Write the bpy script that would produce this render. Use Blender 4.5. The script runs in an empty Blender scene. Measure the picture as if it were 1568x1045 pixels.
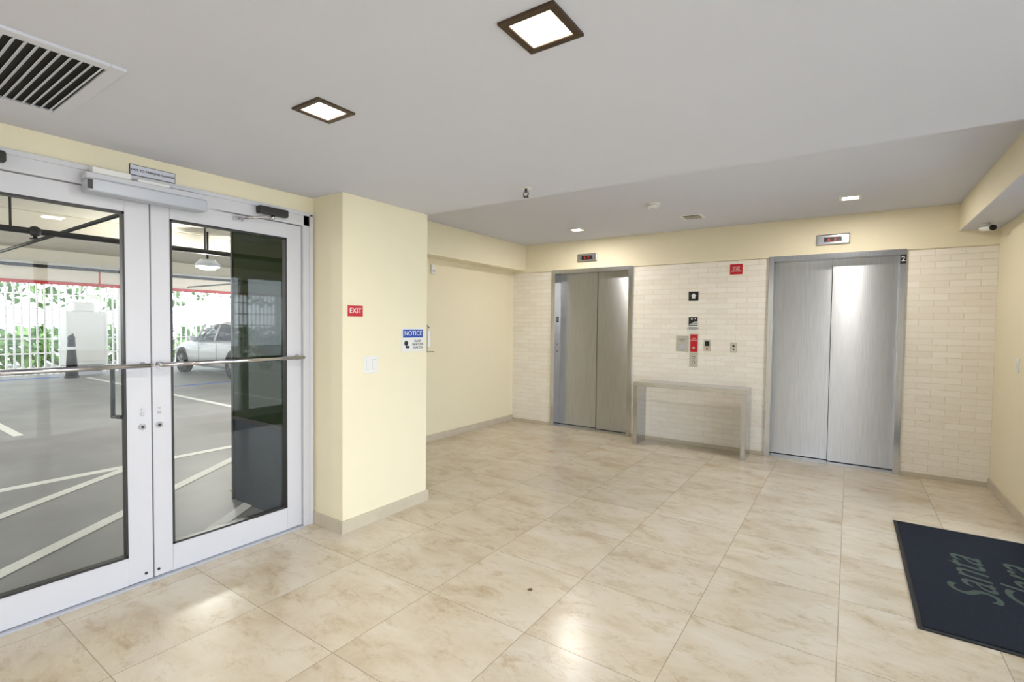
import bpy, bmesh, math, random
from mathutils import Vector, Matrix
random.seed(7)
S=bpy.context.scene
try:
    S.view_settings.view_transform='Standard'; S.view_settings.look='None'
except Exception as e: print(e)
COL=bpy.context.collection
# ------------------------------------------------------------ materials
def lin(r,g,b):
    f=lambda c:(c/255/12.92) if c/255<=.04045 else ((c/255+.055)/1.055)**2.4
    return (f(r),f(g),f(b),1)
def newmat(n):
    m=bpy.data.materials.new(n);m.use_nodes=True
    nt=m.node_tree;return m,nt,nt.nodes['Principled BSDF']
def mat(n,rgb,rough=.5,metal=0,noise=.04,nscale=6,bump=0,bscale=120,spec=.5,emis=None,es=0):
    m,nt,p=newmat(n);N=nt.nodes;L=nt.links
    c=lin(*rgb)
    tc=N.new('ShaderNodeTexCoord')
    if noise>0:
        t=N.new('ShaderNodeTexNoise');t.inputs['Scale'].default_value=nscale;t.inputs['Detail'].default_value=4
        L.new(tc.outputs['Object'],t.inputs['Vector'])
        mx=N.new('ShaderNodeMix');mx.data_type='RGBA'
        mx.inputs[6].default_value=tuple(x*(1-noise) for x in c[:3])+(1,)
        mx.inputs[7].default_value=tuple(min(1,x*(1+noise)) for x in c[:3])+(1,)
        L.new(t.outputs['Fac'],mx.inputs[0]);L.new(mx.outputs[2],p.inputs['Base Color'])
    else: p.inputs['Base Color'].default_value=c
    p.inputs['Roughness'].default_value=rough;p.inputs['Metallic'].default_value=metal
    p.inputs['Specular IOR Level'].default_value=spec
    if bump>0:
        t=N.new('ShaderNodeTexNoise');t.inputs['Scale'].default_value=bscale;t.inputs['Detail'].default_value=3
        L.new(tc.outputs['Object'],t.inputs['Vector'])
        b=N.new('ShaderNodeBump');b.inputs['Strength'].default_value=bump;b.inputs['Distance'].default_value=.01
        L.new(t.outputs['Fac'],b.inputs['Height']);L.new(b.outputs[0],p.inputs['Normal'])
    if emis: p.inputs['Emission Color'].default_value=lin(*emis);p.inputs['Emission Strength'].default_value=es
    return m
def steel(n,rgb=(165,166,168),rough=.3,sc=(90,90,1.2),aniso=.8,var=.12):
    m,nt,p=newmat(n);N=nt.nodes;L=nt.links
    p.inputs['Metallic'].default_value=1
    tc=N.new('ShaderNodeTexCoord');mp=N.new('ShaderNodeMapping');mp.inputs['Scale'].default_value=sc
    t=N.new('ShaderNodeTexNoise');t.inputs['Scale'].default_value=3;t.inputs['Detail'].default_value=5
    L.new(tc.outputs['Object'],mp.inputs[0]);L.new(mp.outputs[0],t.inputs['Vector'])
    c=lin(*rgb);mx=N.new('ShaderNodeMix');mx.data_type='RGBA'
    mr=N.new('ShaderNodeMapRange');mr.inputs['From Min'].default_value=.3;mr.inputs['From Max'].default_value=.7
    L.new(t.outputs['Fac'],mr.inputs[0])
    mx.inputs[6].default_value=tuple(x*(1-var) for x in c[:3])+(1,);mx.inputs[7].default_value=tuple(min(1,x*(1+var)) for x in c[:3])+(1,)
    L.new(mr.outputs[0],mx.inputs[0]);L.new(mx.outputs[2],p.inputs['Base Color'])
    p.inputs['Roughness'].default_value=rough
    if aniso:
        tg=N.new('ShaderNodeTangent');tg.direction_type='RADIAL';tg.axis='Z'
        p.inputs['Anisotropic'].default_value=aniso;p.inputs['Anisotropic Rotation'].default_value=.25
        L.new(tg.outputs[0],p.inputs['Tangent'])
    return m
def glassmat(n,tint=(1,1,1),refl=.9,ior=1.45):
    m=bpy.data.materials.new(n);m.use_nodes=True;nt=m.node_tree;N=nt.nodes;L=nt.links;N.clear()
    o=N.new('ShaderNodeOutputMaterial');mx=N.new('ShaderNodeMixShader');tr=N.new('ShaderNodeBsdfTransparent');gl=N.new('ShaderNodeBsdfGlossy')
    tr.inputs[0].default_value=(*tint,1);gl.inputs['Roughness'].default_value=.0;gl.inputs[0].default_value=(refl,refl,refl,1)
    f=N.new('ShaderNodeFresnel');f.inputs[0].default_value=ior
    L.new(f.outputs[0],mx.inputs[0]);L.new(tr.outputs[0],mx.inputs[1]);L.new(gl.outputs[0],mx.inputs[2]);L.new(mx.outputs[0],o.inputs[0]);return m
def floor_mat():
    m,nt,p=newmat('travertine_tile');N=nt.nodes;L=nt.links
    tc=N.new('ShaderNodeTexCoord')
    mp=N.new('ShaderNodeMapping');T=.61
    mp.inputs['Location'].default_value=(.01/T+.0,-(.71-T)/T,0)
    mp.inputs['Scale'].default_value=(1/T,1/T,1)
    L.new(tc.outputs['Object'],mp.inputs[0])
    br=N.new('ShaderNodeTexBrick');br.offset=0;br.inputs['Scale'].default_value=1
    br.inputs['Brick Width'].default_value=1;br.inputs['Row Height'].default_value=1
    br.inputs['Mortar Size'].default_value=.003;br.inputs['Mortar Smooth'].default_value=.1
    L.new(mp.outputs[0],br.inputs['Vector'])
    fl=N.new('ShaderNodeVectorMath');fl.operation='FLOOR';L.new(mp.outputs[0],fl.inputs[0])
    wn=N.new('ShaderNodeTexWhiteNoise');wn.noise_dimensions='3D';L.new(fl.outputs[0],wn.inputs['Vector'])
    ad=N.new('ShaderNodeVectorMath');ad.operation='MULTIPLY_ADD'
    L.new(wn.outputs['Color'],ad.inputs[0]);ad.inputs[1].default_value=(9,9,9)
    st=N.new('ShaderNodeMapping');st.inputs['Scale'].default_value=(1.3,2.3,1);st.inputs['Rotation'].default_value=(0,0,.5)
    L.new(tc.outputs['Object'],st.inputs[0]);L.new(st.outputs[0],ad.inputs[2])
    n1=N.new('ShaderNodeTexNoise');n1.inputs['Scale'].default_value=1.8;n1.inputs['Detail'].default_value=8;n1.inputs['Roughness'].default_value=.65;n1.inputs['Distortion'].default_value=.4
    L.new(ad.outputs[0],n1.inputs['Vector'])
    r1=N.new('ShaderNodeValToRGB');e=r1.color_ramp.elements
    e[0].position=.3;e[0].color=lin(184,168,144);e[1].position=.72;e[1].color=lin(210,202,188)
    x=e.new(.48);x.color=lin(200,188,168)
    L.new(n1.outputs['Fac'],r1.inputs[0])
    n2=N.new('ShaderNodeTexNoise');n2.inputs['Scale'].default_value=4.6;n2.inputs['Detail'].default_value=12;n2.inputs['Roughness'].default_value=.8;n2.inputs['Distortion'].default_value=.4
    L.new(ad.outputs[0],n2.inputs['Vector'])
    r2=N.new('ShaderNodeValToRGB');e=r2.color_ramp.elements
    e[0].position=.52;e[0].color=(1,1,1,1);e[1].position=.66;e[1].color=lin(208,188,156)
    L.new(n2.outputs['Fac'],r2.inputs[0])
    mu=N.new('ShaderNodeMix');mu.data_type='RGBA';mu.blend_type='MULTIPLY';mu.inputs[0].default_value=.55
    L.new(r1.outputs[0],mu.inputs[6]);L.new(r2.outputs[0],mu.inputs[7])
    tv=N.new('ShaderNodeMapRange');tv.inputs['To Min'].default_value=.94;tv.inputs['To Max'].default_value=1.03
    L.new(wn.outputs['Value'],tv.inputs[0])
    m3=N.new('ShaderNodeVectorMath');m3.operation='SCALE';L.new(mu.outputs[2],m3.inputs[0]);L.new(tv.outputs[0],m3.inputs['Scale'])
    gr=N.new('ShaderNodeMix');gr.data_type='RGBA';gr.inputs[7].default_value=lin(152,138,117)
    L.new(br.outputs['Fac'],gr.inputs[0]);L.new(m3.outputs[0],gr.inputs[6]);L.new(gr.outputs[2],p.inputs['Base Color'])
    rr=N.new('ShaderNodeMapRange');rr.inputs['To Min'].default_value=.15;rr.inputs['To Max'].default_value=.32
    L.new(n2.outputs['Fac'],rr.inputs[0]);L.new(rr.outputs[0],p.inputs['Roughness'])
    b=N.new('ShaderNodeBump');b.invert=True;b.inputs['Strength'].default_value=.4;b.inputs['Distance'].default_value=.002
    L.new(br.outputs['Fac'],b.inputs['Height']);L.new(b.outputs[0],p.inputs['Normal'])
    return m
def brick_mat():
    m,nt,p=newmat('painted_brick');N=nt.nodes;L=nt.links
    tc=N.new('ShaderNodeTexCoord');sx=N.new('ShaderNodeSeparateXYZ');cx=N.new('ShaderNodeCombineXYZ')
    L.new(tc.outputs['Object'],sx.inputs[0]);L.new(sx.outputs['X'],cx.inputs['X']);L.new(sx.outputs['Z'],cx.inputs['Y'])
    br=N.new('ShaderNodeTexBrick');br.inputs['Scale'].default_value=1
    br.inputs['Brick Width'].default_value=.22;br.inputs['Row Height'].default_value=.062
    br.inputs['Mortar Size'].default_value=.0028;br.inputs['Mortar Smooth'].default_value=.6
    br.inputs['Color1'].default_value=lin(243,238,229);br.inputs['Color2'].default_value=lin(237,230,218);br.inputs['Mortar'].default_value=lin(224,215,200)
    L.new(cx.outputs[0],br.inputs['Vector'])
    n=N.new('ShaderNodeTexNoise');n.inputs['Scale'].default_value=40;n.inputs['Detail'].default_value=5;L.new(tc.outputs['Object'],n.inputs['Vector'])
    nw=N.new('ShaderNodeTexNoise');nw.inputs['Scale'].default_value=9;nw.inputs['Detail'].default_value=8;nw.inputs['Roughness'].default_value=.8;L.new(tc.outputs['Object'],nw.inputs['Vector'])
    rw=N.new('ShaderNodeValToRGB');rw.color_ramp.elements[0].position=.62;rw.color_ramp.elements[0].color=(0,0,0,1);rw.color_ramp.elements[1].position=.74;rw.color_ramp.elements[1].color=(1,1,1,1)
    L.new(nw.outputs['Fac'],rw.inputs[0])
    mw=N.new('ShaderNodeMix');mw.data_type='RGBA';mw.inputs[7].default_value=lin(202,190,168)
    L.new(rw.outputs[0],mw.inputs[0]);L.new(br.outputs['Color'],mw.inputs[6]);L.new(mw.outputs[2],p.inputs['Base Color'])
    b=N.new('ShaderNodeBump');b.invert=True;b.inputs['Strength'].default_value=.6;b.inputs['Distance'].default_value=.004
    L.new(br.outputs['Fac'],b.inputs['Height'])
    b2=N.new('ShaderNodeBump');b2.inputs['Strength'].default_value=.6;b2.inputs['Distance'].default_value=.01
    L.new(n.outputs['Fac'],b2.inputs['Height']);L.new(b.outputs[0],b2.inputs['Normal']);L.new(b2.outputs[0],p.inputs['Normal'])
    p.inputs['Roughness'].default_value=.4
    return m
M=dict(
 wall=mat('yellow_paint',(233,224,197),.6,noise=.02,bump=.05,bscale=200),
 ceil=mat('ceiling_paint',(208,210,222),.75,noise=.015,bump=.03),
 brick=brick_mat(),floor=floor_mat(),
 base=mat('travertine_base',(196,186,167),.3,noise=.15,nscale=9),
 alu=mat('white_aluminum',(205,205,212),.35,noise=.02,metal=0),
 alug=mat('silver_cover',(182,186,197),.35,metal=.1,noise=.02),
 st=steel('brushed_steel',(196,198,202),.40,aniso=.9),sth=steel('brushed_steel_horizontal',(208,209,213),.22,sc=(2,90,90),aniso=0),
 std=steel('steel_frame',(200,202,207),.2,aniso=0),
 chrome=mat('polished_metal',(205,205,210),.15,1,noise=0),
 black=mat('black_plastic',(18,18,20),.4,noise=0),
 dark=mat('dark_metal',(60,58,58),.4,.6,noise=0),
 bronze=mat('bronze_trim',(84,70,58),.4,.7,noise=0),
 white=mat('white_plastic',(228,228,226),.4,noise=0),
 red=mat('sign_red',(190,18,34),.4,noise=0),
 blue=mat('sign_blue',(20,70,170),.4,noise=0),
 text=mat('sign_text_dark',(25,25,30),.5,noise=0),
 lamp=mat('lamp_lens',(255,250,240),.5,noise=0,emis=(255,238,208),es=5),
 led=mat('led_red',(255,40,30),.5,noise=0,emis=(255,40,30),es=.8),
 glass=glassmat('clear_glass',(.97,.985,.98),ior=1.3),
 dglass=mat('dark_green_panel',(24,40,10),.03,noise=.1,spec=.16),
 dlow=mat('panel_floor_reflection',(38,46,56),.35,noise=.05,spec=.3),  # blue-grey colour stands in for the garage floor reflected low in the panel
 mat_c=mat('carpet_navy',(44,48,58),.95,noise=.35,nscale=260,bump=.8,bscale=500,spec=.1),
 mat_b=mat('rubber_edge',(26,28,33),.7,noise=.05),
 mat_t=mat('mat_lettering',(74,84,78),.95,noise=.4,nscale=200,spec=.1),
 conc=mat('garage_concrete',(140,139,140),.5,noise=.3,nscale=1.6,bump=.04,bscale=30),
 gceil=mat('garage_soffit',(220,214,200),.8,noise=.05),
 paint=mat('road_paint',(235,235,232),.6,noise=.08,nscale=20),
 bpaint=mat('road_paint_blue',(30,90,190),.6,noise=.05),
 fence=mat('fence_white',(245,245,245),.5,noise=0),
 pipe=mat('black_iron',(22,22,22),.5,.3,noise=0),
 redp=mat('red_pipe',(190,50,50),.5,noise=0),
 leaf=mat('foliage',(84,116,54),.7,noise=.45,nscale=1.2),
 bark=mat('bark',(90,75,60),.9),
 ground=mat('asphalt',(170,170,166),.9,noise=.1),
 car=mat('silver_car_paint',(225,228,232),.22,.2,noise=0),
 car2=mat('blue_car_paint',(60,86,140),.22,.5,noise=0),
 cglass=mat('car_glass',(20,26,32),.05,noise=0,spec=.9),
 tire=mat('tire_rubber',(22,22,22),.8,noise=0),
 rim=mat('wheel_rim',(170,172,176),.3,.9,noise=0),
 clamp=mat('headlamp',(230,235,240),.1,noise=0),
 brown=mat('dry_leaf',(112,82,54),.8),
 void=mat('duct_dark',(26,26,28),.8,noise=0),
)
# ------------------------------------------------------------ builder
class B:
    def __init__(s,name): s.name=name;s.bm=bmesh.new();s.mats=[]
    def mi(s,k):
        m=M[k]
        if m not in s.mats: s.mats.append(m)
        return s.mats.index(m)
    def _merge(s,b,k,smooth=False):
        i=s.mi(k)
        for f in b.faces: f.material_index=i;f.smooth=smooth
        me=bpy.data.meshes.new('t');b.to_mesh(me);b.free();s.bm.from_mesh(me);bpy.data.meshes.remove(me)
    def box(s,x0,x1,y0,y1,z0,z1,k,bev=0,seg=2,mtx=None):
        b=bmesh.new();bmesh.ops.create_cube(b,size=1)
        x0,x1=sorted((x0,x1));y0,y1=sorted((y0,y1));z0,z1=sorted((z0,z1))
        for v in b.verts: v.co=Vector(((x0+x1)/2+v.co.x*(x1-x0),(y0+y1)/2+v.co.y*(y1-y0),(z0+z1)/2+v.co.z*(z1-z0)))
        if bev: bmesh.ops.bevel(b,geom=b.edges[:],offset=bev,segments=seg,affect='EDGES',profile=.5)
        if mtx: bmesh.ops.transform(b,matrix=mtx,verts=b.verts)
        s._merge(b,k);return s
    def cyl(s,p0,p1,r,k,seg=20,r2=None):
        p0=Vector(p0);p1=Vector(p1);d=p1-p0;b=bmesh.new()
        bmesh.ops.create_cone(b,cap_ends=True,segments=seg,radius1=r,radius2=r if r2 is None else r2,depth=d.length)
        mt=Matrix.Translation((p0+p1)/2)@d.to_track_quat('Z','Y').to_matrix().to_4x4()
        bmesh.ops.transform(b,matrix=mt,verts=b.verts)
        i=s.mi(k)
        for f in b.faces: f.material_index=i;f.smooth=len(f.verts)==4
        me=bpy.data.meshes.new('t');b.to_mesh(me);b.free();s.bm.from_mesh(me);bpy.data.meshes.remove(me);return s
    def sph(s,c,r,k,sc=(1,1,1)):
        b=bmesh.new();bmesh.ops.create_uvsphere(b,u_segments=20,v_segments=12,radius=r)
        for v in b.verts: v.co=Vector(c)+Vector((v.co.x*sc[0],v.co.y*sc[1],v.co.z*sc[2]))
        s._merge(b,k,True);return s
    def tube(s,pts,r,k,seg=12):
        for a,b in zip(pts,pts[1:]): s.cyl(a,b,r,k,seg)
        for p in pts[1:-1]: s.sph(p,r,k)
        return s
    def poly(s,pts,faces,k,smooth=False):
        b=bmesh.new();vs=[b.verts.new(p) for p in pts]
        for f in faces:
            try:b.faces.new([vs[i] for i in f])
            except ValueError: pass
        s._merge(b,k,smooth);return s
    def text(s,body,size,org,right,up,k,ext=.0008,shear=0,spacing=1.0,off=0):
        cu=bpy.data.curves.new('t','FONT');cu.body=body;cu.size=size;cu.align_x='CENTER';cu.align_y='CENTER';cu.extrude=ext;cu.shear=shear;cu.space_line=spacing;cu.offset=off
        ob=bpy.data.objects.new('t',cu);COL.objects.link(ob);bpy.context.view_layer.update()
        me=bpy.data.meshes.new_from_object(ob)
        bpy.data.objects.remove(ob);bpy.data.curves.remove(cu)
        r=Vector(right).normalized();u=Vector(up).normalized();n=r.cross(u)
        mt=Matrix((( r.x,u.x,n.x,org[0]),(r.y,u.y,n.y,org[1]),(r.z,u.z,n.z,org[2]),(0,0,0,1)))
        me.transform(mt)
        b=bmesh.new();b.from_mesh(me);bpy.data.meshes.remove(me);s._merge(b,k);return s
    def done(s):
        bmesh.ops.recalc_face_normals(s.bm,faces=s.bm.faces)
        me=bpy.data.meshes.new(s.name);s.bm.to_mesh(me);s.bm.free()
        for m in s.mats: me.materials.append(m)
        o=bpy.data.objects.new(s.name,me);COL.objects.link(o);return o
XA,XB,XC,XR=-3.185,-2.851,-4.25,1.10
Y1,Y2,YD=2.125,2.937,6.236
HC,HF,HS=2.337,2.636,2.235
YBK=-2.4
# ------------------------------------------------------------ shell
B('floor').box(XA-.12,XR+.2,YBK-.2,YD+.5,-.12,0,'floor').box(XC-.15,XA-.12,Y1,YD+.5,-.12,0,'floor').done()
w=B('wall_left')
w.box(XA-.2,XA,YBK,.15,0,HC+.1,'wall').box(XA-.2,XA,.15,2.10,2.21,HC+.1,'wall').box(XA-.2,XA,2.10,Y1+.02,0,HC+.1,'wall').done()
B('column').box(-4.17,XB,Y1,Y2,0,HC+.1,'wall',.004).done()
B('wall_niche').box(XC-.15,XC,Y2-.1,YD+.3,0,HF+.1,'wall').box(XC-.15,-4.1,Y1+.02,Y2-.001,0,HF+.1,'wall').done()
w=B('wall_elevator')
for a,b in((XC,-3.56),(-2.36,-.77),(.44,XR)): w.box(a,b,YD,YD+.3,0,HS,'brick')
w.box(XC,XR+.2,YD-.02,YD+.3,HS,HF+.1,'wall').box(XC,XR+.2,YD+.3,YD+.4,0,HF+.1,'void').done()
w=B('wall_right')
w.box(XR,XR+.2,5.0,YD+.3,0,HF+.1,'wall').box(XR,XR+.2,YBK,5.0,2.2,HF+.1,'wall').box(XR,XR+.2,YBK,-1.2,0,2.2,'wall').box(XR,XR+.2,2.55,2.8,0,2.2,'wall').done()
RX0,RX1=-.95,-.15
w=B('wall_rear').box(XA-.2,RX0,YBK-.2,YBK,0,HF+.1,'wall').box(RX1,XR+.2,YBK-.2,YBK,0,HF+.1,'wall').box(RX0,RX1,YBK-.2,YBK,2.2,HF+.1,'wall').done()
B('ceiling').box(XA-.2,XR+.2,YBK-.2,Y2,HC,3.0,'ceil').box(XC-.15,XR+.2,Y2,YD+.4,HF,3.0,'ceil').box(XC-.15,XA-.2,Y1,Y2,HC+.1,3.0,'ceil').done()
B('trim_beam_left').box(XC-.01,-4.02,Y2,YD-.02,2.26,HF+.02,'wall').done()
w=B('trim_beam_right').box(.82,XR+.01,Y2,YD-.02,2.385,HF+.02,'wall');w.box(.822,XR+.009,Y2,YD-.021,2.38,2.386,'ceil').done()
bh=.085
B('baseboard_column').box(XB-.001,XB+.014,Y1-.014,Y2+.014,0,bh,'base').box(XA,XB-.001,Y1-.014,Y1,0,bh,'base').box(XC,XB-.001,Y2,Y2+.014,0,bh,'base').done()
B('baseboard_niche').box(XC,XC+.014,Y2+.014,YD,0,bh,'base',.002).done()
w=B('baseboard_elevator')
for a,b in((XC+.014,-3.56),(-2.36,-.77),(.44,XR-.014)): w.box(a,b,YD-.012,YD,0,.045,'base',.002)
w.done()
B('baseboard_right').box(XR-.014,XR,5.0,YD,0,bh,'base',.002).done()
# ------------------------------------------------------------ door frame + doors (left)
f=B('trim_door_frame')
f.box(XA-.11,XA+.012,2.04,2.10,0,2.21,'alu',.003).box(XA-.11,XA+.012,.15,.21,0,2.21,'alu',.003).box(XA-.11,XA+.012,.15,2.10,2.13,2.21,'alu',.003)
f.box(XA-.11,XA+.02,.21,2.04,-.0,.008,'alug').box(XA+.008,XA+.02,2.085,2.11,0,2.215,'alu',.002).box(XA+.008,XA+.02,.15,2.11,2.2,2.225,'alu',.002).done()
def leaf(name,y0,y1,sl,sr,hand):
    d=B(name);x0,x1=XA-.055,XA-.008
    d.box(x0,x1,y0,y0+sl,.012,2.125,'alu',.003).box(x0,x1,y1-sr,y1,.012,2.125,'alu',.003)
    d.box(x0,x1,y0+sl,y1-sr,.012,.165,'alu').box(x0,x1,y0+sl,y1-sr,2.03,2.125,'alu')
    gy0,gy1=y0+sl,y1-sr
    for a,b,c,e in((gy0,gy0+.01,.165,2.03),(gy1-.01,gy1,.165,2.03),(gy0,gy1,.165,.177),(gy0,gy1,2.018,2.03)):
        d.box(x0+.012,x1+.003,a,b,c,e,'dark')
    d.box(XA-.033,XA-.027,gy0,gy1,.165,2.03,'glass')
    xb=XA+.05
    d.cyl((xb,y0+.02,1.21),(xb,y1-.02,1.21),.0125,'chrome',16)
    for y in(y0+.035,y1-.035):
        d.cyl((x1,y,1.21),(xb,y,1.21),.009,'chrome').cyl((x1,y,1.21),(x1+.006,y,1.21),.02,'chrome').sph((xb,y+(.015 if y>y0+.1 else -.015),1.21),.0126,'chrome')
    yl=y1-.045 if hand=='R' else y0+.03
    for z,r in((.87,.017),(.94,.008),(.965,.005)):
        d.cyl((x1,yl,z),(x1+.008,yl,z),r,'chrome')
    d.cyl((x1+.008,yl,.87),(x1+.01,yl,.87),.008,'dark').cyl((x1,yl+.01 if hand=='R' else yl-.01,.05),(x1+.004,yl+.01 if hand=='R' else yl-.01,.05),.007,'dark')
    if hand=='R':
        yp=gy1-.03;xo=x0-.05
        d.tube([(x0,yp+.02,1.2),(xo,yp,1.2),(xo,yp,.93),(x0,yp+.02,.93)],.011,'black')
    return d
leaf('door_1',.215,1.126,.1,.115,'R').done()
leaf('door_2',1.132,2.037,.093,.11,'L').done()
o=B('door_operator')
o.box(XA+.021,XA+.11,.83,1.375,2.085,2.15,'alug',.008).box(XA+.021,XA+.08,.83,1.375,2.15,2.185,'alu',.008)
o.box(XA+.021,XA+.075,.86,1.02,2.185,2.215,'white',.004).box(XA+.021,XA+.07,1.05,1.2,2.185,2.2,'white',.003)
o.box(XA+.11,XA+.113,.83,.85,2.095,2.14,'dark').done()
def closer(name,y0,y1):
    c=B(name);c.box(XA+.02,XA+.07,y0,y1,2.15,2.2,'dark',.01,3)
    c.cyl((XA+.045,(y0+y1)/2,2.125),(XA+.045,(y0+y1)/2,2.15),.012,'chrome')
    c.tube([(XA+.045,(y0+y1)/2,2.127),(XA+.10,y0+.02,2.122),(XA+.01,y0-.10,2.1)],.007,'chrome')
    c.box(XA-.008,XA+.012,y0-.13,y0-.07,2.085,2.112,'chrome',.003);return c
closer('door_closer',1.70,1.90).done();closer('door_closer',.40,.56).done()
s=B('garage_exit_sign').box(XA,XA+.006,1.035,1.25,2.230,2.287,'text',.001).box(XA+.006,XA+.0066,1.038,1.247,2.233,2.284,'ceil')
s.text('EXIT TO PARKING GARAGE',.0165,(XA+.0072,1.1425,2.2585),(0,1,0),(0,0,1),'text',off=.0002).done()
# ------------------------------------------------------------ column fittings
s=B('exit_sign').box(XB,XB+.005,2.165,2.29,1.50,1.575,'red',.001).text('EXIT',.05,(XB+.0055,2.2275,1.538),(0,1,0),(0,0,1),'white').done()
s=B('light_switch').box(XB,XB+.006,2.30,2.425,1.095,1.215,'white',.002)
for y in(2.335,2.39): s.box(XB+.006,XB+.010,y-.017,y+.017,1.12,1.19,'white',.002).box(XB+.0055,XB+.0065,y-.019,y+.019,1.118,1.192,'alug')
s.done()
s=B('notice_sign').box(XB,XB+.004,2.66,2.9,1.235,1.42,'white',.001).box(XB+.004,XB+.0046,2.672,2.888,1.345,1.408,'blue')
s.text('NOTICE',.052,(XB+.0052,2.78,1.377),(0,1,0),(0,0,1),'white').text('HAND\nSANITIZER\nSTATION',.026,(XB+.0046,2.83,1.29),(0,1,0),(0,0,1),'text')
s.cyl((XB+.004,2.705,1.30),(XB+.0052,2.705,1.30),.02,'text').box(XB+.004,XB+.005,2.70,2.74,1.262,1.28,'text').done()
s=B('hand_sanitizer_dispenser').box(XB-.13,XB-.005,Y2,Y2+.012,1.22,1.44,'chrome',.002).box(XB-.115,XB-.02,Y2+.012,Y2+.07,1.26,1.40,'white',.012)
s.box(XB-.13,XB-.005,Y2,Y2+.09,1.22,1.226,'chrome').tube([(XB-.06,Y2+.01,1.43),(XB-.06,Y2+.06,1.44),(XB-.06,Y2+.085,1.42)],.008,'chrome').done()
B('door_chime').box(XC,XC+.025,4.43,4.5,2.07,2.18,'white',.004).box(XC+.025,XC+.027,4.445,4.485,2.09,2.12,'alug').done()
# ------------------------------------------------------------ elevators
def elevator(x0,x1,split,num):
    e=B('elevator');y0=YD-.03;yb=YD+.22
    j=.052
    e.box(x0,x0+j,y0,yb,0,2.245,'std',.002).box(x1-j,x1,y0,yb,0,2.245,'std',.002).box(x0+j,x1-j,y0,yb,2.19,2.245,'std',.002)
    e.box(x0+j,x1-j,YD-.02,yb,0,.012,'sth',.001)
    e.box(x0+j,split+.03,YD+.15,YD+.18,.018,2.2,'st',.001)
    e.box(split,x1-j,YD+.105,YD+.135,.018,2.2,'st',.001)
    e.box(split-.004,split,YD+.10,YD+.15,.018,2.19,'black')
    e.box(x0+j,x1-j,YD+.18,yb,0,2.2,'void')
    if num:
        e.box(x1-j+.002,x1-.002,y0-.003,y0,2.10,2.19,'black').text(num,.07,(x1-j/2,y0-.0035,2.145),(1,0,0),(0,0,1),'white')
    else:
        e.box(x0+j,x0+j+.003,YD+.03,YD+.09,1.50,1.58,'black').text('2',.05,(x0+j+.0035,YD+.06,1.54),(0,1,0),(0,0,1),'white')
        e.box(x0+j,x0+j+.003,YD+.02,YD+.09,1.02,1.25,'chrome').cyl((x0+j+.003,YD+.055,1.08),(x0+j+.006,YD+.055,1.08),.01,'dark').cyl((x0+j+.003,YD+.055,1.18),(x0+j+.006,YD+.055,1.18),.01,'dark')
    return e
elevator(-3.56,-2.36,-2.90,None).done();elevator(-.77,.44,-.17,'2').done()
yf=YD-.02
for cx,ch in((-3.01,'2'),(-.175,'2')):
    i=B('floor_indicator').box(cx-.15,cx+.15,yf-.015,yf,2.335,2.445,'sth',.012,3).box(cx-.08,cx+.08,yf-.017,yf-.014,2.365,2.415,'black')
    i.text(ch,.045,(cx+.02,yf-.0175,2.39),(1,0,0),(0,0,1),'led').poly([(cx-.05,yf-.0175,2.38),(cx-.02,yf-.0175,2.38),(cx-.035,yf-.0175,2.40)],[(0,1,2)],'led').done()
R=(1,0,0);U=(0,0,1)
def plate(n,x0,x1,z0,z1,k,t=.005): return B(n).box(x0,x1,YD-t,YD+.002,z0,z1,k,.0015)
yt=YD-.0058
plate('arrow_sign',-1.645,-1.53,1.775,1.885,'black').box(-1.605,-1.565,yt,YD-.004,1.80,1.83,'white').poly([(-1.62,yt,1.83),(-1.55,yt,1.83),(-1.585,yt,1.865)],[(0,1,2)],'white').done()
plate('fire_notice_sign',-1.18,-1.045,2.07,2.19,'red').text('IN CASE\nOF FIRE\nUSE STAIRS',.022,(-1.1125,yt,2.13),R,U,'white').done()
s=plate('stair_evacuation_sign',-1.645,-1.525,1.40,1.58,'white').box(-1.638,-1.532,yt,YD-.004,1.47,1.573,'black')
for k in range(4): s.box(-1.63+k*.02,-1.53-.004,yt-.0005,yt,1.478+k*.012,1.484+k*.012,'white')
s.cyl((-1.60,yt-.001,1.55),(-1.60,yt,1.55),.009,'white').cyl((-1.56,yt-.001,1.555),(-1.56,yt,1.555),.007,'white').text('IN FIRE EMERGENCY\nDO NOT USE ELEVATOR\nUSE EXIT STAIRS',.0125,(-1.585,yt,1.435),R,U,'text').done()
plate('emergency_phone_plate',-1.785,-1.635,1.15,1.345,'sth').text('EMERGENCY\nCALL',.018,(-1.71,yt,1.29),R,U,'text').box(-1.75,-1.67,yt,YD-.004,1.19,1.23,'alug').done()
s=plate('call_button_panel',-1.62,-1.52,.965,1.37,'sth').box(-1.612,-1.528,YD-.008,YD-.004,1.15,1.362,'red').text('FIRE\nSERVICE',.02,(-1.57,YD-.0086,1.3),R,U,'white')
for z in(1.02,1.08): s.cyl((-1.57,YD-.005,z),(-1.57,YD-.012,z),.016,'dark').cyl((-1.57,YD-.012,z),(-1.57,YD-.013,z),.010,'white')
s.cyl((-1.57,YD-.008,1.2),(-1.57,YD-.014,1.2),.014,'chrome').done()
s=plate('key_switch_plate',-1.455,-1.375,1.165,1.30,'sth').box(-1.44,-1.39,YD-.008,YD-.004,1.225,1.285,'black').cyl((-1.415,YD-.005,1.195),(-1.415,YD-.012,1.195),.01,'red').done()
s=plate('key_switch_plate',-1.155,-1.085,1.16,1.275,'sth').cyl((-1.12,YD-.005,1.235),(-1.12,YD-.012,1.235),.012,'dark').cyl((-1.12,YD-.005,1.195),(-1.12,YD-.012,1.195),.008,'dark').done()
t=B('console_table');tx0,tx1,ty0,ty1,tz=-2.175,-.905,5.83,6.15,.775
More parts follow.
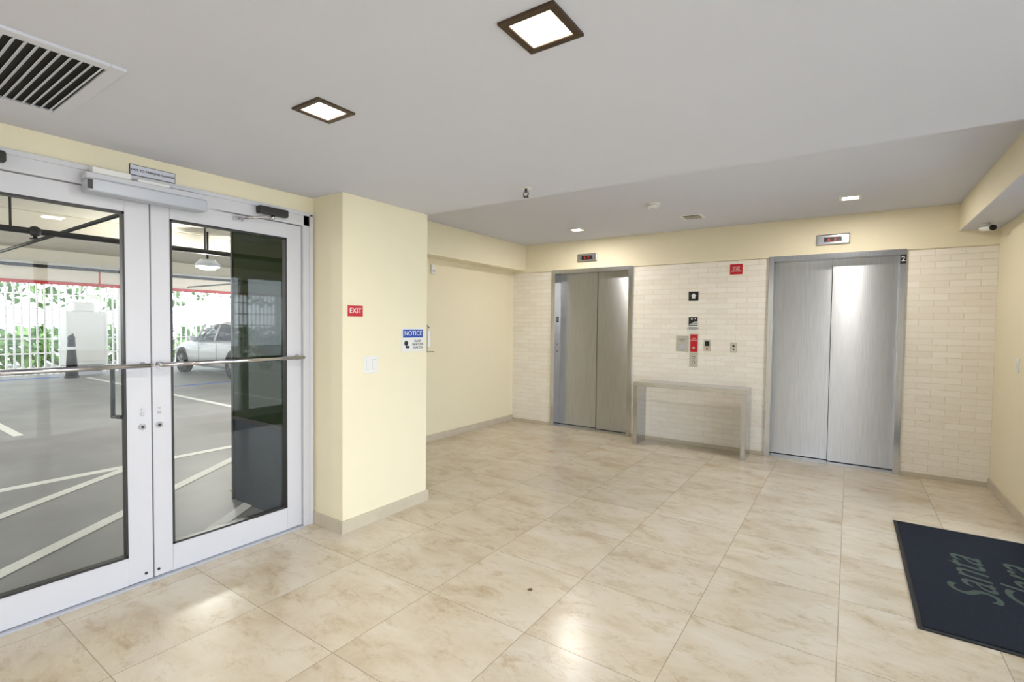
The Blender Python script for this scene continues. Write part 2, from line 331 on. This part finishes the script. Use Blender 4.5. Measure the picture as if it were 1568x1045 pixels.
t.box(tx0,tx1,ty0,ty1,tz-.05,tz,'sth',.003).box(tx0,tx0+.05,ty0,ty1,0,tz-.05,'std',.002).box(tx1-.05,tx1,ty0,ty1,0,tz-.05,'std',.002).done()
# ------------------------------------------------------------ ceiling fixtures
def downlight(cx,cy,z,s,k='bronze',pw=12):
    d=B('ceiling_light');r=s/2;t=s*.13
    d.box(cx-r,cx+r,cy-r,cy-r+t,z-.008,z+.002,k,.002).box(cx-r,cx+r,cy+r-t,cy+r,z-.008,z+.002,k,.002)
    d.box(cx-r,cx-r+t,cy-r+t,cy+r-t,z-.008,z+.002,k,.002).box(cx+r-t,cx+r,cy-r+t,cy+r-t,z-.008,z+.002,k,.002)
    d.box(cx-r+t,cx+r-t,cy-r+t,cy+r-t,z-.003,z+.001,'lamp');o=d.done()
    l=bpy.data.lights.new('lamp','AREA');l.energy=pw;l.size=s*.7;l.color=(1,.94,.86)
    lo=bpy.data.objects.new('lamp_light',l);lo.location=(cx,cy,z-.012);COL.objects.link(lo);lo.parent=o
downlight(-.785,1.285,HC,.19,pw=9);downlight(-1.835,1.275,HC,.18,pw=9)
downlight(-2.81,5.5,HF,.17,'white',18);downlight(-.03,5.43,HF,.17,'white',15)
downlight(-.785,-.6,HC,.19,pw=9);downlight(-1.835,-.6,HC,.18,pw=9);downlight(.3,-.6,HC,.19,pw=9)  # unseen downlights added behind the camera to fill the lobby evenly
v=B('ceiling_vent');vx0,vx1,vy0,vy1=-2.84,-2.13,.05,.69;fr=.045
v.box(vx0,vx1,vy1-fr,vy1,HC-.01,HC+.002,'ceil',.003).box(vx0,vx1,vy0,vy0+fr,HC-.01,HC+.002,'ceil',.003).box(vx0,vx0+fr,vy0+fr,vy1-fr,HC-.01,HC+.002,'ceil',.003).box(vx1-fr,vx1,vy0+fr,vy1-fr,HC-.01,HC+.002,'ceil',.003)
v.box(vx0+fr,vx1-fr,vy0+fr,vy1-fr,HC-.002,HC+.001,'void')
n=20
for i in range(n):
    y=vy0+fr+(i+.5)*(vy1-vy0-2*fr)/n
    v.box(vx0+fr,vx1-fr,-.007,.007,-.001,.001,'ceil',mtx=Matrix.Translation((0,y,HC-.010))@Matrix.Rotation(.7,4,'X'))
v.done()
v=B('ceiling_vent').box(-1.53,-1.31,5.35,5.57,HF-.012,HF+.002,'white',.004).box(-1.5,-1.34,5.38,5.54,HF-.016,HF-.011,'void')
for i in range(4): v.box(-1.5,-1.34,5.395+i*.038,5.41+i*.038,HF-.018,HF-.014,'gceil')
v.done()
B('smoke_detector').cyl((-1.6,4.72,HF),(-1.6,4.72,HF-.012),.07,'white',32).cyl((-1.6,4.72,HF-.012),(-1.6,4.72,HF-.045),.06,'white',32,.045).cyl((-1.6,4.72,HF-.045),(-1.6,4.72,HF-.048),.02,'alug').done()
B('fire_sprinkler').cyl((-1.75,2.7,HC),(-1.75,2.7,HC-.006),.035,'white',24).cyl((-1.75,2.7,HC-.006),(-1.75,2.7,HC-.03),.008,'dark').tube([(-1.765,2.7,HC-.025),(-1.768,2.7,HC-.045),(-1.75,2.7,HC-.058)],.003,'dark').tube([(-1.735,2.7,HC-.025),(-1.732,2.7,HC-.045),(-1.75,2.7,HC-.058)],.003,'dark').cyl((-1.75,2.7,HC-.058),(-1.75,2.7,HC-.061),.018,'dark').done()
c=B('security_camera').cyl((.95,5.9,2.382),(.95,5.9,2.36),.035,'white').sph((.95,5.9,2.345),.028,'white').cyl((.93,5.92,2.345),(.98,5.82,2.33),.026,'white').cyl((.98,5.82,2.33),(.986,5.808,2.328),.024,'black').done()
s=B('light_switch').box(XR-.006,XR,5.42,5.5,1.12,1.235,'white',.002).box(XR-.010,XR-.006,5.445,5.475,1.145,1.21,'white',.002).done()
# ------------------------------------------------------------ mat + leaf
m=B('door_mat').box(.31,1.06,3.06,4.70,0,.006,'mat_b',.002).box(.335,1.035,3.085,4.675,.005,.010,'mat_c')
m.text('Santa\nClara',.31,(.74,3.86,.0102),(0,1,0),(-1,0,0),'mat_t',ext=.0004,shear=.4,spacing=.8).done()
l=B('dry_leaf');pts=[(-.02,0,.001),(-.008,.012,.004),(.006,.014,.009),(.022,.002,.002),(.008,-.012,.008),(-.008,-.01,.003),(0,0,.002)]
pts=[(-1.41+a*.8,2.26+b*.8,c) for a,b,c in pts];l.poly(pts,[(0,1,6),(1,2,6),(2,3,6),(3,4,6),(4,5,6),(5,0,6)],'brown').done()
# ------------------------------------------------------------ glazing behind / right of camera
def win(n,y0,y1):
    f=B(n)
    f.box(XR+.05,XR+.15,y0,y0+.06,0,2.2,'alu').box(XR+.05,XR+.15,y1-.06,y1,0,2.2,'alu').box(XR+.05,XR+.15,y0,y1,2.12,2.2,'alu').box(XR+.05,XR+.15,y0,y1,0,.12,'alu')
    mY=(y0+y1)/2;f.box(XR+.05,XR+.15,mY-.05,mY+.05,.12,2.12,'alu').box(XR+.098,XR+.102,y0+.06,mY-.05,.12,2.12,'glass').box(XR+.098,XR+.102,mY+.05,y1-.06,.12,2.12,'glass').done()
win('door_3',2.8,5.0);win('window_1',.7,2.55);win('window_2',-1.2,.7)
f=B('rear_fill_window');ya,yb=YBK-.15,YBK-.05  # unseen rear glazing added for cool fill and an elevator reflection band
for x in(RX0,RX1-.06): f.box(x,x+.06,ya,yb,0,2.2,'alu')
f.box(RX0,RX1,ya,yb,2.12,2.2,'alu').box(RX0,RX1,ya,yb,0,.12,'alu').box(RX0,RX1,YBK-.102,YBK-.098,.12,2.12,'glass').done()
# ------------------------------------------------------------ garage
GX=-18.0
B('garage_floor').box(GX-.3,XA-.12,-16,26,-.14,-.015,'conc').done()
g=B('garage_ceiling').box(GX-.3,XA-.2,-16,Y1,2.85,3.1,'gceil').box(GX-.3,XC-.15,Y1,26,2.85,3.1,'gceil').done()
for x0,x1,z in((-9.1,-8.7,2.6),(-13.6,-13.2,2.6),(GX-.3,GX+.1,2.5)): B('garage_beam').box(x0,x1,-16,26,z,2.85,'gceil',.01).done()
p=B('road_marking')
z0,z1=-.0155,-.011
p.box(-6.02,-5.91,-6,14,z0,z1,'paint')
def stripe(a,b,w):
    a=Vector(a);b=Vector(b);d=(b-a).normalized();nn=Vector((-d.y,d.x))*w/2
    p.poly([(a.x+nn.x,a.y+nn.y,z1),(b.x+nn.x,b.y+nn.y,z1),(b.x-nn.x,b.y-nn.y,z1),(a.x-nn.x,a.y-nn.y,z1)],[(0,1,2,3)],'paint')
for k in range(-4,6):
    stripe((-3.6,.1+k*1.45),(-5.95,3.4+k*1.45),.10)
for k in range(-5,8): stripe((-8.6,4.3+k*2.7),(-11.9,4.3+k*2.7),.1);stripe((-12.5,4.3+k*2.7),(-16.2,4.3+k*2.7),.1)
p.box(-16.9,-16.7,1.6,3.9,z0,z1,'bpaint').box(-12.6,-12.5,4.3,9,z0,z1,'bpaint').done()
f=B('fence')
y=-15.9
while y<25.9:
    f.box(GX-.02,GX+.02,y-.02,y+.02,-.015,2.5,'fence');y+=.15
for z in(.15,.55,.95,1.35,1.75,2.15): f.box(GX-.025,GX+.025,-16,26,z-.018,z+.018,'fence')
for k in range(14): f.box(GX-.08,GX+.08,-15.5+3*k,-15.3+3*k,-.015,2.5,'fence')
f.done()
B('fire_main_pipe').cyl((GX+.35,-16,2.45),(GX+.35,26,2.45),.045,'redp').cyl((GX+.35,5,2.45),(GX+.35,5,2.85),.02,'redp').done()
p=B('sprinkler_piping')
for x,z,r in((-7.7,2.46,.035),(-12.6,2.47,.03)): p.cyl((x,-16,z),(x,26,z),r,'pipe')
for y in(1.9,-3,7): p.cyl((-4.6 if y<3 else -5,y,2.52),(-17,y,2.52),.022,'pipe')
for y in(-2,1.4,3.4,5): p.cyl((-7.7,y,2.46),(-7.7,y,2.85),.012,'pipe')
for y in(1.6,4.0): p.cyl((-7.7,y,2.46),(-7.7,y,2.38),.02,'pipe').cyl((-7.7,y,2.38),(-7.7,y,2.37),.05,'pipe').sph((-7.7,y,2.46),.06,'pipe')
p.done()
def glight(x,y,e=170):
    d=B('garage_light').cyl((x,y,2.85),(x,y,2.42),.015,'pipe').cyl((x,y,2.42),(x,y,2.34),.1,'alug',24,.18).cyl((x,y,2.34),(x,y,2.30),.18,'alug',24,.16).cyl((x,y,2.30),(x,y,2.27),.14,'white',24,.1);o=d.done()
    l=bpy.data.lights.new('lamp','POINT');l.energy=e;l.shadow_soft_size=.12;l.color=(1,.97,.9)
    lo=bpy.data.objects.new('lamp_light',l);lo.location=(x,y,2.1);COL.objects.link(lo);lo.parent=o
glight(-8.3,3.7);glight(-8.3,-3);glight(-14.5,0);glight(-14.5,9)
d=B('garage_partition').box(-4.18,XA-.21,2.05,2.12,.66,2.85,'dglass').box(-4.18,XA-.21,2.052,2.12,-.015,.66,'dlow').box(-4.20,-4.17,2.045,2.124,-.015,2.85,'dark').box(-4.18,XA-.21,2.045,2.06,.65,.68,'dark').done()
c=B('utility_cabinet').box(-17.5,-17.0,4.1,4.95,.25,1.7,'white',.02).box(-17.0,-16.985,4.15,4.9,.35,1.6,'white',.005).box(-16.985,-16.97,4.2,4.24,.9,1.1,'dark').box(-17.45,-17.05,4.2,4.85,-.015,.25,'alug').box(-17.4,-17.1,4.3,4.7,1.7,1.95,'white',.02).done()
c=B('bollard').cyl((-16.4,4.05,-.015),(-16.4,4.05,.03),.15,'black').cyl((-16.4,4.05,.03),(-16.4,4.05,1.0),.13,'black',20,.07).cyl((-16.4,4.05,.7),(-16.4,4.05,.78),.1,'white').sph((-16.4,4.05,1.0),.08,'black').done()
def car(cx,cy,paint):
    c=B('car');Ls=[(0,.62,.5,.62),(.08,.80,.36,.74),(.5,.9,.24,.86),(1.0,.92,.2,.93),(1.8,.92,.2,.94),(2.8,.92,.2,.98),(3.6,.92,.2,1.0),(4.2,.9,.24,1.02),(4.55,.82,.36,.98),(4.65,.66,.5,.85)]
    def ring(x,w,zb,zt):
        h=[(0,zb),(w*.8,zb),(w*.97,zb+.12),(w,(zb+zt)/2),(w*.97,zt-.12),(w*.82,zt-.01),(w*.4,zt+.02)]
        r=[(a,b) for a,b in h]+[(0,zt+.03)]+[(-a,b) for a,b in h[:0:-1]]
        return [(cx-2.3+x,cy+a,b-.015) for a,b in r]
    def loft(st,k,smooth=True):
        pts=[];F=[];n=None
        for q in st:
            r=ring(*q) if len(q)==4 else q;n=len(r);pts+=r
        for i in range(len(st)-1):
            for j in range(n): F.append((i*n+j,i*n+(j+1)%n,(i+1)*n+(j+1)%n,(i+1)*n+j))
        F.append(tuple(range(n)));F.append(tuple(range((len(st)-1)*n,len(st)*n)))
        c.poly(pts,F,k,smooth)
    loft(Ls,paint)
    def gr(x,wb,wt,zb,zt): return [(cx-2.3+x,cy-wb,zb),(cx-2.3+x,cy-wt,zt-.05),(cx-2.3+x,cy-wt*.8,zt),(cx-2.3+x,cy+wt*.8,zt),(cx-2.3+x,cy+wt,zt-.05),(cx-2.3+x,cy+wb,zb)]
    loft([gr(1.15,.78,.76,.9,.96),gr(1.95,.82,.66,.92,1.38),gr(2.6,.83,.66,.94,1.43),gr(3.3,.82,.64,.96,1.38),gr(4.1,.76,.72,.98,1.04)],'cglass')
    loft([gr(1.9,.6,.6,1.36,1.39),gr(2.6,.64,.64,1.4,1.455),gr(3.35,.6,.6,1.36,1.39)],paint)
    for x in(1.55,2.65,3.6):
        for sgn in(1,-1): c.cyl((cx-2.3+x,cy+sgn*.84,.93),(cx-2.3+(x+.25 if x<2 else x if x<3 else x-.2),cy+sgn*.68,1.38),.03,paint,8)
    for x in(.85,3.75):
        for sgn in(1,-1):
            yy=cy+sgn*.84;X=cx-2.3+x
            c.cyl((X,yy-.1*sgn,.36),(X,cy+sgn*.925,.36),.36,'black',28).cyl((X,yy-.1*sgn,.31),(X,cy+sgn*.94,.31),.325,'tire',28).cyl((X,cy+sgn*.9,.31),(X,cy+sgn*.946,.31),.22,'dark',24)
            for a in range(5):
                t=a*math.tau/5;c.cyl((X,cy+sgn*.95,.31),(X+.2*math.cos(t),cy+sgn*.945,.31+.2*math.sin(t)),.025,'rim',8)
            c.cyl((X,cy+sgn*.93,.31),(X,cy+sgn*.96,.31),.05,'rim',12)
    for sgn in(1,-1):
        c.sph((cx-2.3+.2,cy+sgn*.66,.66),.14,'clamp',(1,1.1,.5)).box(cx+2.22,cx+2.3,cy+sgn*.5,cy+sgn*.78,.72,.86,'red',.02).box(cx-.75,cx-.6,cy+sgn*.9,cy+sgn*1.05,.93,1.05,paint,.03)
        c.box(cx-2.3+1.9,cx-2.3+1.905,cy+sgn*.915,cy+sgn*.925,.35,.9,'dark').box(cx+.6,cx+.605,cy+sgn*.915,cy+sgn*.925,.35,.9,'dark')
    c.box(cx-2.31,cx-2.24,cy-.4,cy+.4,.42,.6,'black',.02)
    return c
car(-14.6,7.35,'car').done();car(-13.8,-5.2,'car2').done();car(-14.5,12.7,'car').done()
# outside
B('ground_exterior').box(-60,GX-.3,-45,50,-.3,-.06,'ground').box(XR+.2,25,-30,35,-.3,-.02,'ground').box(XA-.2,XR+.2,-30,YBK-.2,-.3,-.02,'ground').done()
h=B('hedge');bmh=bmesh.new()
def leafcloud(cnt,x0,x1,y0,y1,z0,z1,s):
    for _ in range(cnt):
        c=Vector((random.uniform(x0,x1),random.uniform(y0,y1),random.uniform(z0,z1)))
        q=Matrix.Rotation(random.uniform(0,6.28),3,Vector((random.gauss(0,1),random.gauss(0,1),random.gauss(0,1))).normalized())
        k=s*random.uniform(.6,1.4)
        bmh.faces.new([bmh.verts.new(c+q@Vector(p)*k) for p in((-1,0,0),(0,-.5,0),(1,0,0),(0,.5,0))])
leafcloud(9000,-23,-20.5,-25,32,0,1.2,.2)
random.seed(3)
trunks=[]
for k in range(11):
    y=-22+k*5+random.uniform(-1,1);x=-24+random.uniform(-1,1);trunks.append((x,y))
    for j in range(9):
        c=(x+random.gauss(0,1),y+random.gauss(0,1.1),random.uniform(2.0,4.8))
        leafcloud(100,c[0]-.8,c[0]+.8,c[1]-.9,c[1]+.9,c[2]-.6,c[2]+.6,.18)
h._merge(bmh,'leaf')
for x,y in trunks: h.cyl((x,y,-.06),(x,y,3.5),.15,'bark',10,.08)
h.done()
# ------------------------------------------------------------ light
W=bpy.data.worlds.new('World');S.world=W;W.use_nodes=True
bg=W.node_tree.nodes['Background'];bg.inputs[0].default_value=(.85,.915,1,1);bg.inputs[1].default_value=6.1
sl=bpy.data.lights.new('sun','SUN');sl.energy=8;sl.angle=.02;sl.color=(1,.95,.86)
so=bpy.data.objects.new('sun',sl);COL.objects.link(so);so.rotation_euler=Vector((.12,.55,-.8)).to_track_quat('-Z','Y').to_euler()
def portal(loc,rot,sx,sy):
    l=bpy.data.lights.new('portal','AREA');l.shape='RECTANGLE';l.size=sx;l.size_y=sy;l.cycles.is_portal=True
    o=bpy.data.objects.new('daylight_portal',l);o.location=loc;o.rotation_euler=rot;COL.objects.link(o)
portal((XR+.22,1.9,1.1),(0,math.pi/2,0),2.2,6.4)
portal(((RX0+RX1)/2,YBK-.22,1.1),(math.pi/2,0,0),1.0,2.2)
portal((GX-.35,5,1.2),(0,-math.pi/2,0),2.6,42)
# ------------------------------------------------------------ camera
yw,pt,rl=math.radians(34.367),math.radians(1.827),math.radians(.631)
F=Vector((-math.sin(yw)*math.cos(pt),math.cos(yw)*math.cos(pt),-math.sin(pt)))
Rv=Vector((math.cos(yw),math.sin(yw),0));Uv=Rv.cross(F)
R2=Rv*math.cos(rl)+Uv*math.sin(rl);U2=-Rv*math.sin(rl)+Uv*math.cos(rl)
cd=bpy.data.cameras.new('camera');cd.sensor_width=36;cd.lens=756.3/1568*36;cd.clip_start=.05;cd.clip_end=300
co=bpy.data.objects.new('camera',cd);COL.objects.link(co)
co.matrix_world=Matrix(((R2.x,U2.x,-F.x,0),(R2.y,U2.y,-F.y,0),(R2.z,U2.z,-F.z,1.45),(0,0,0,1)))
S.camera=co
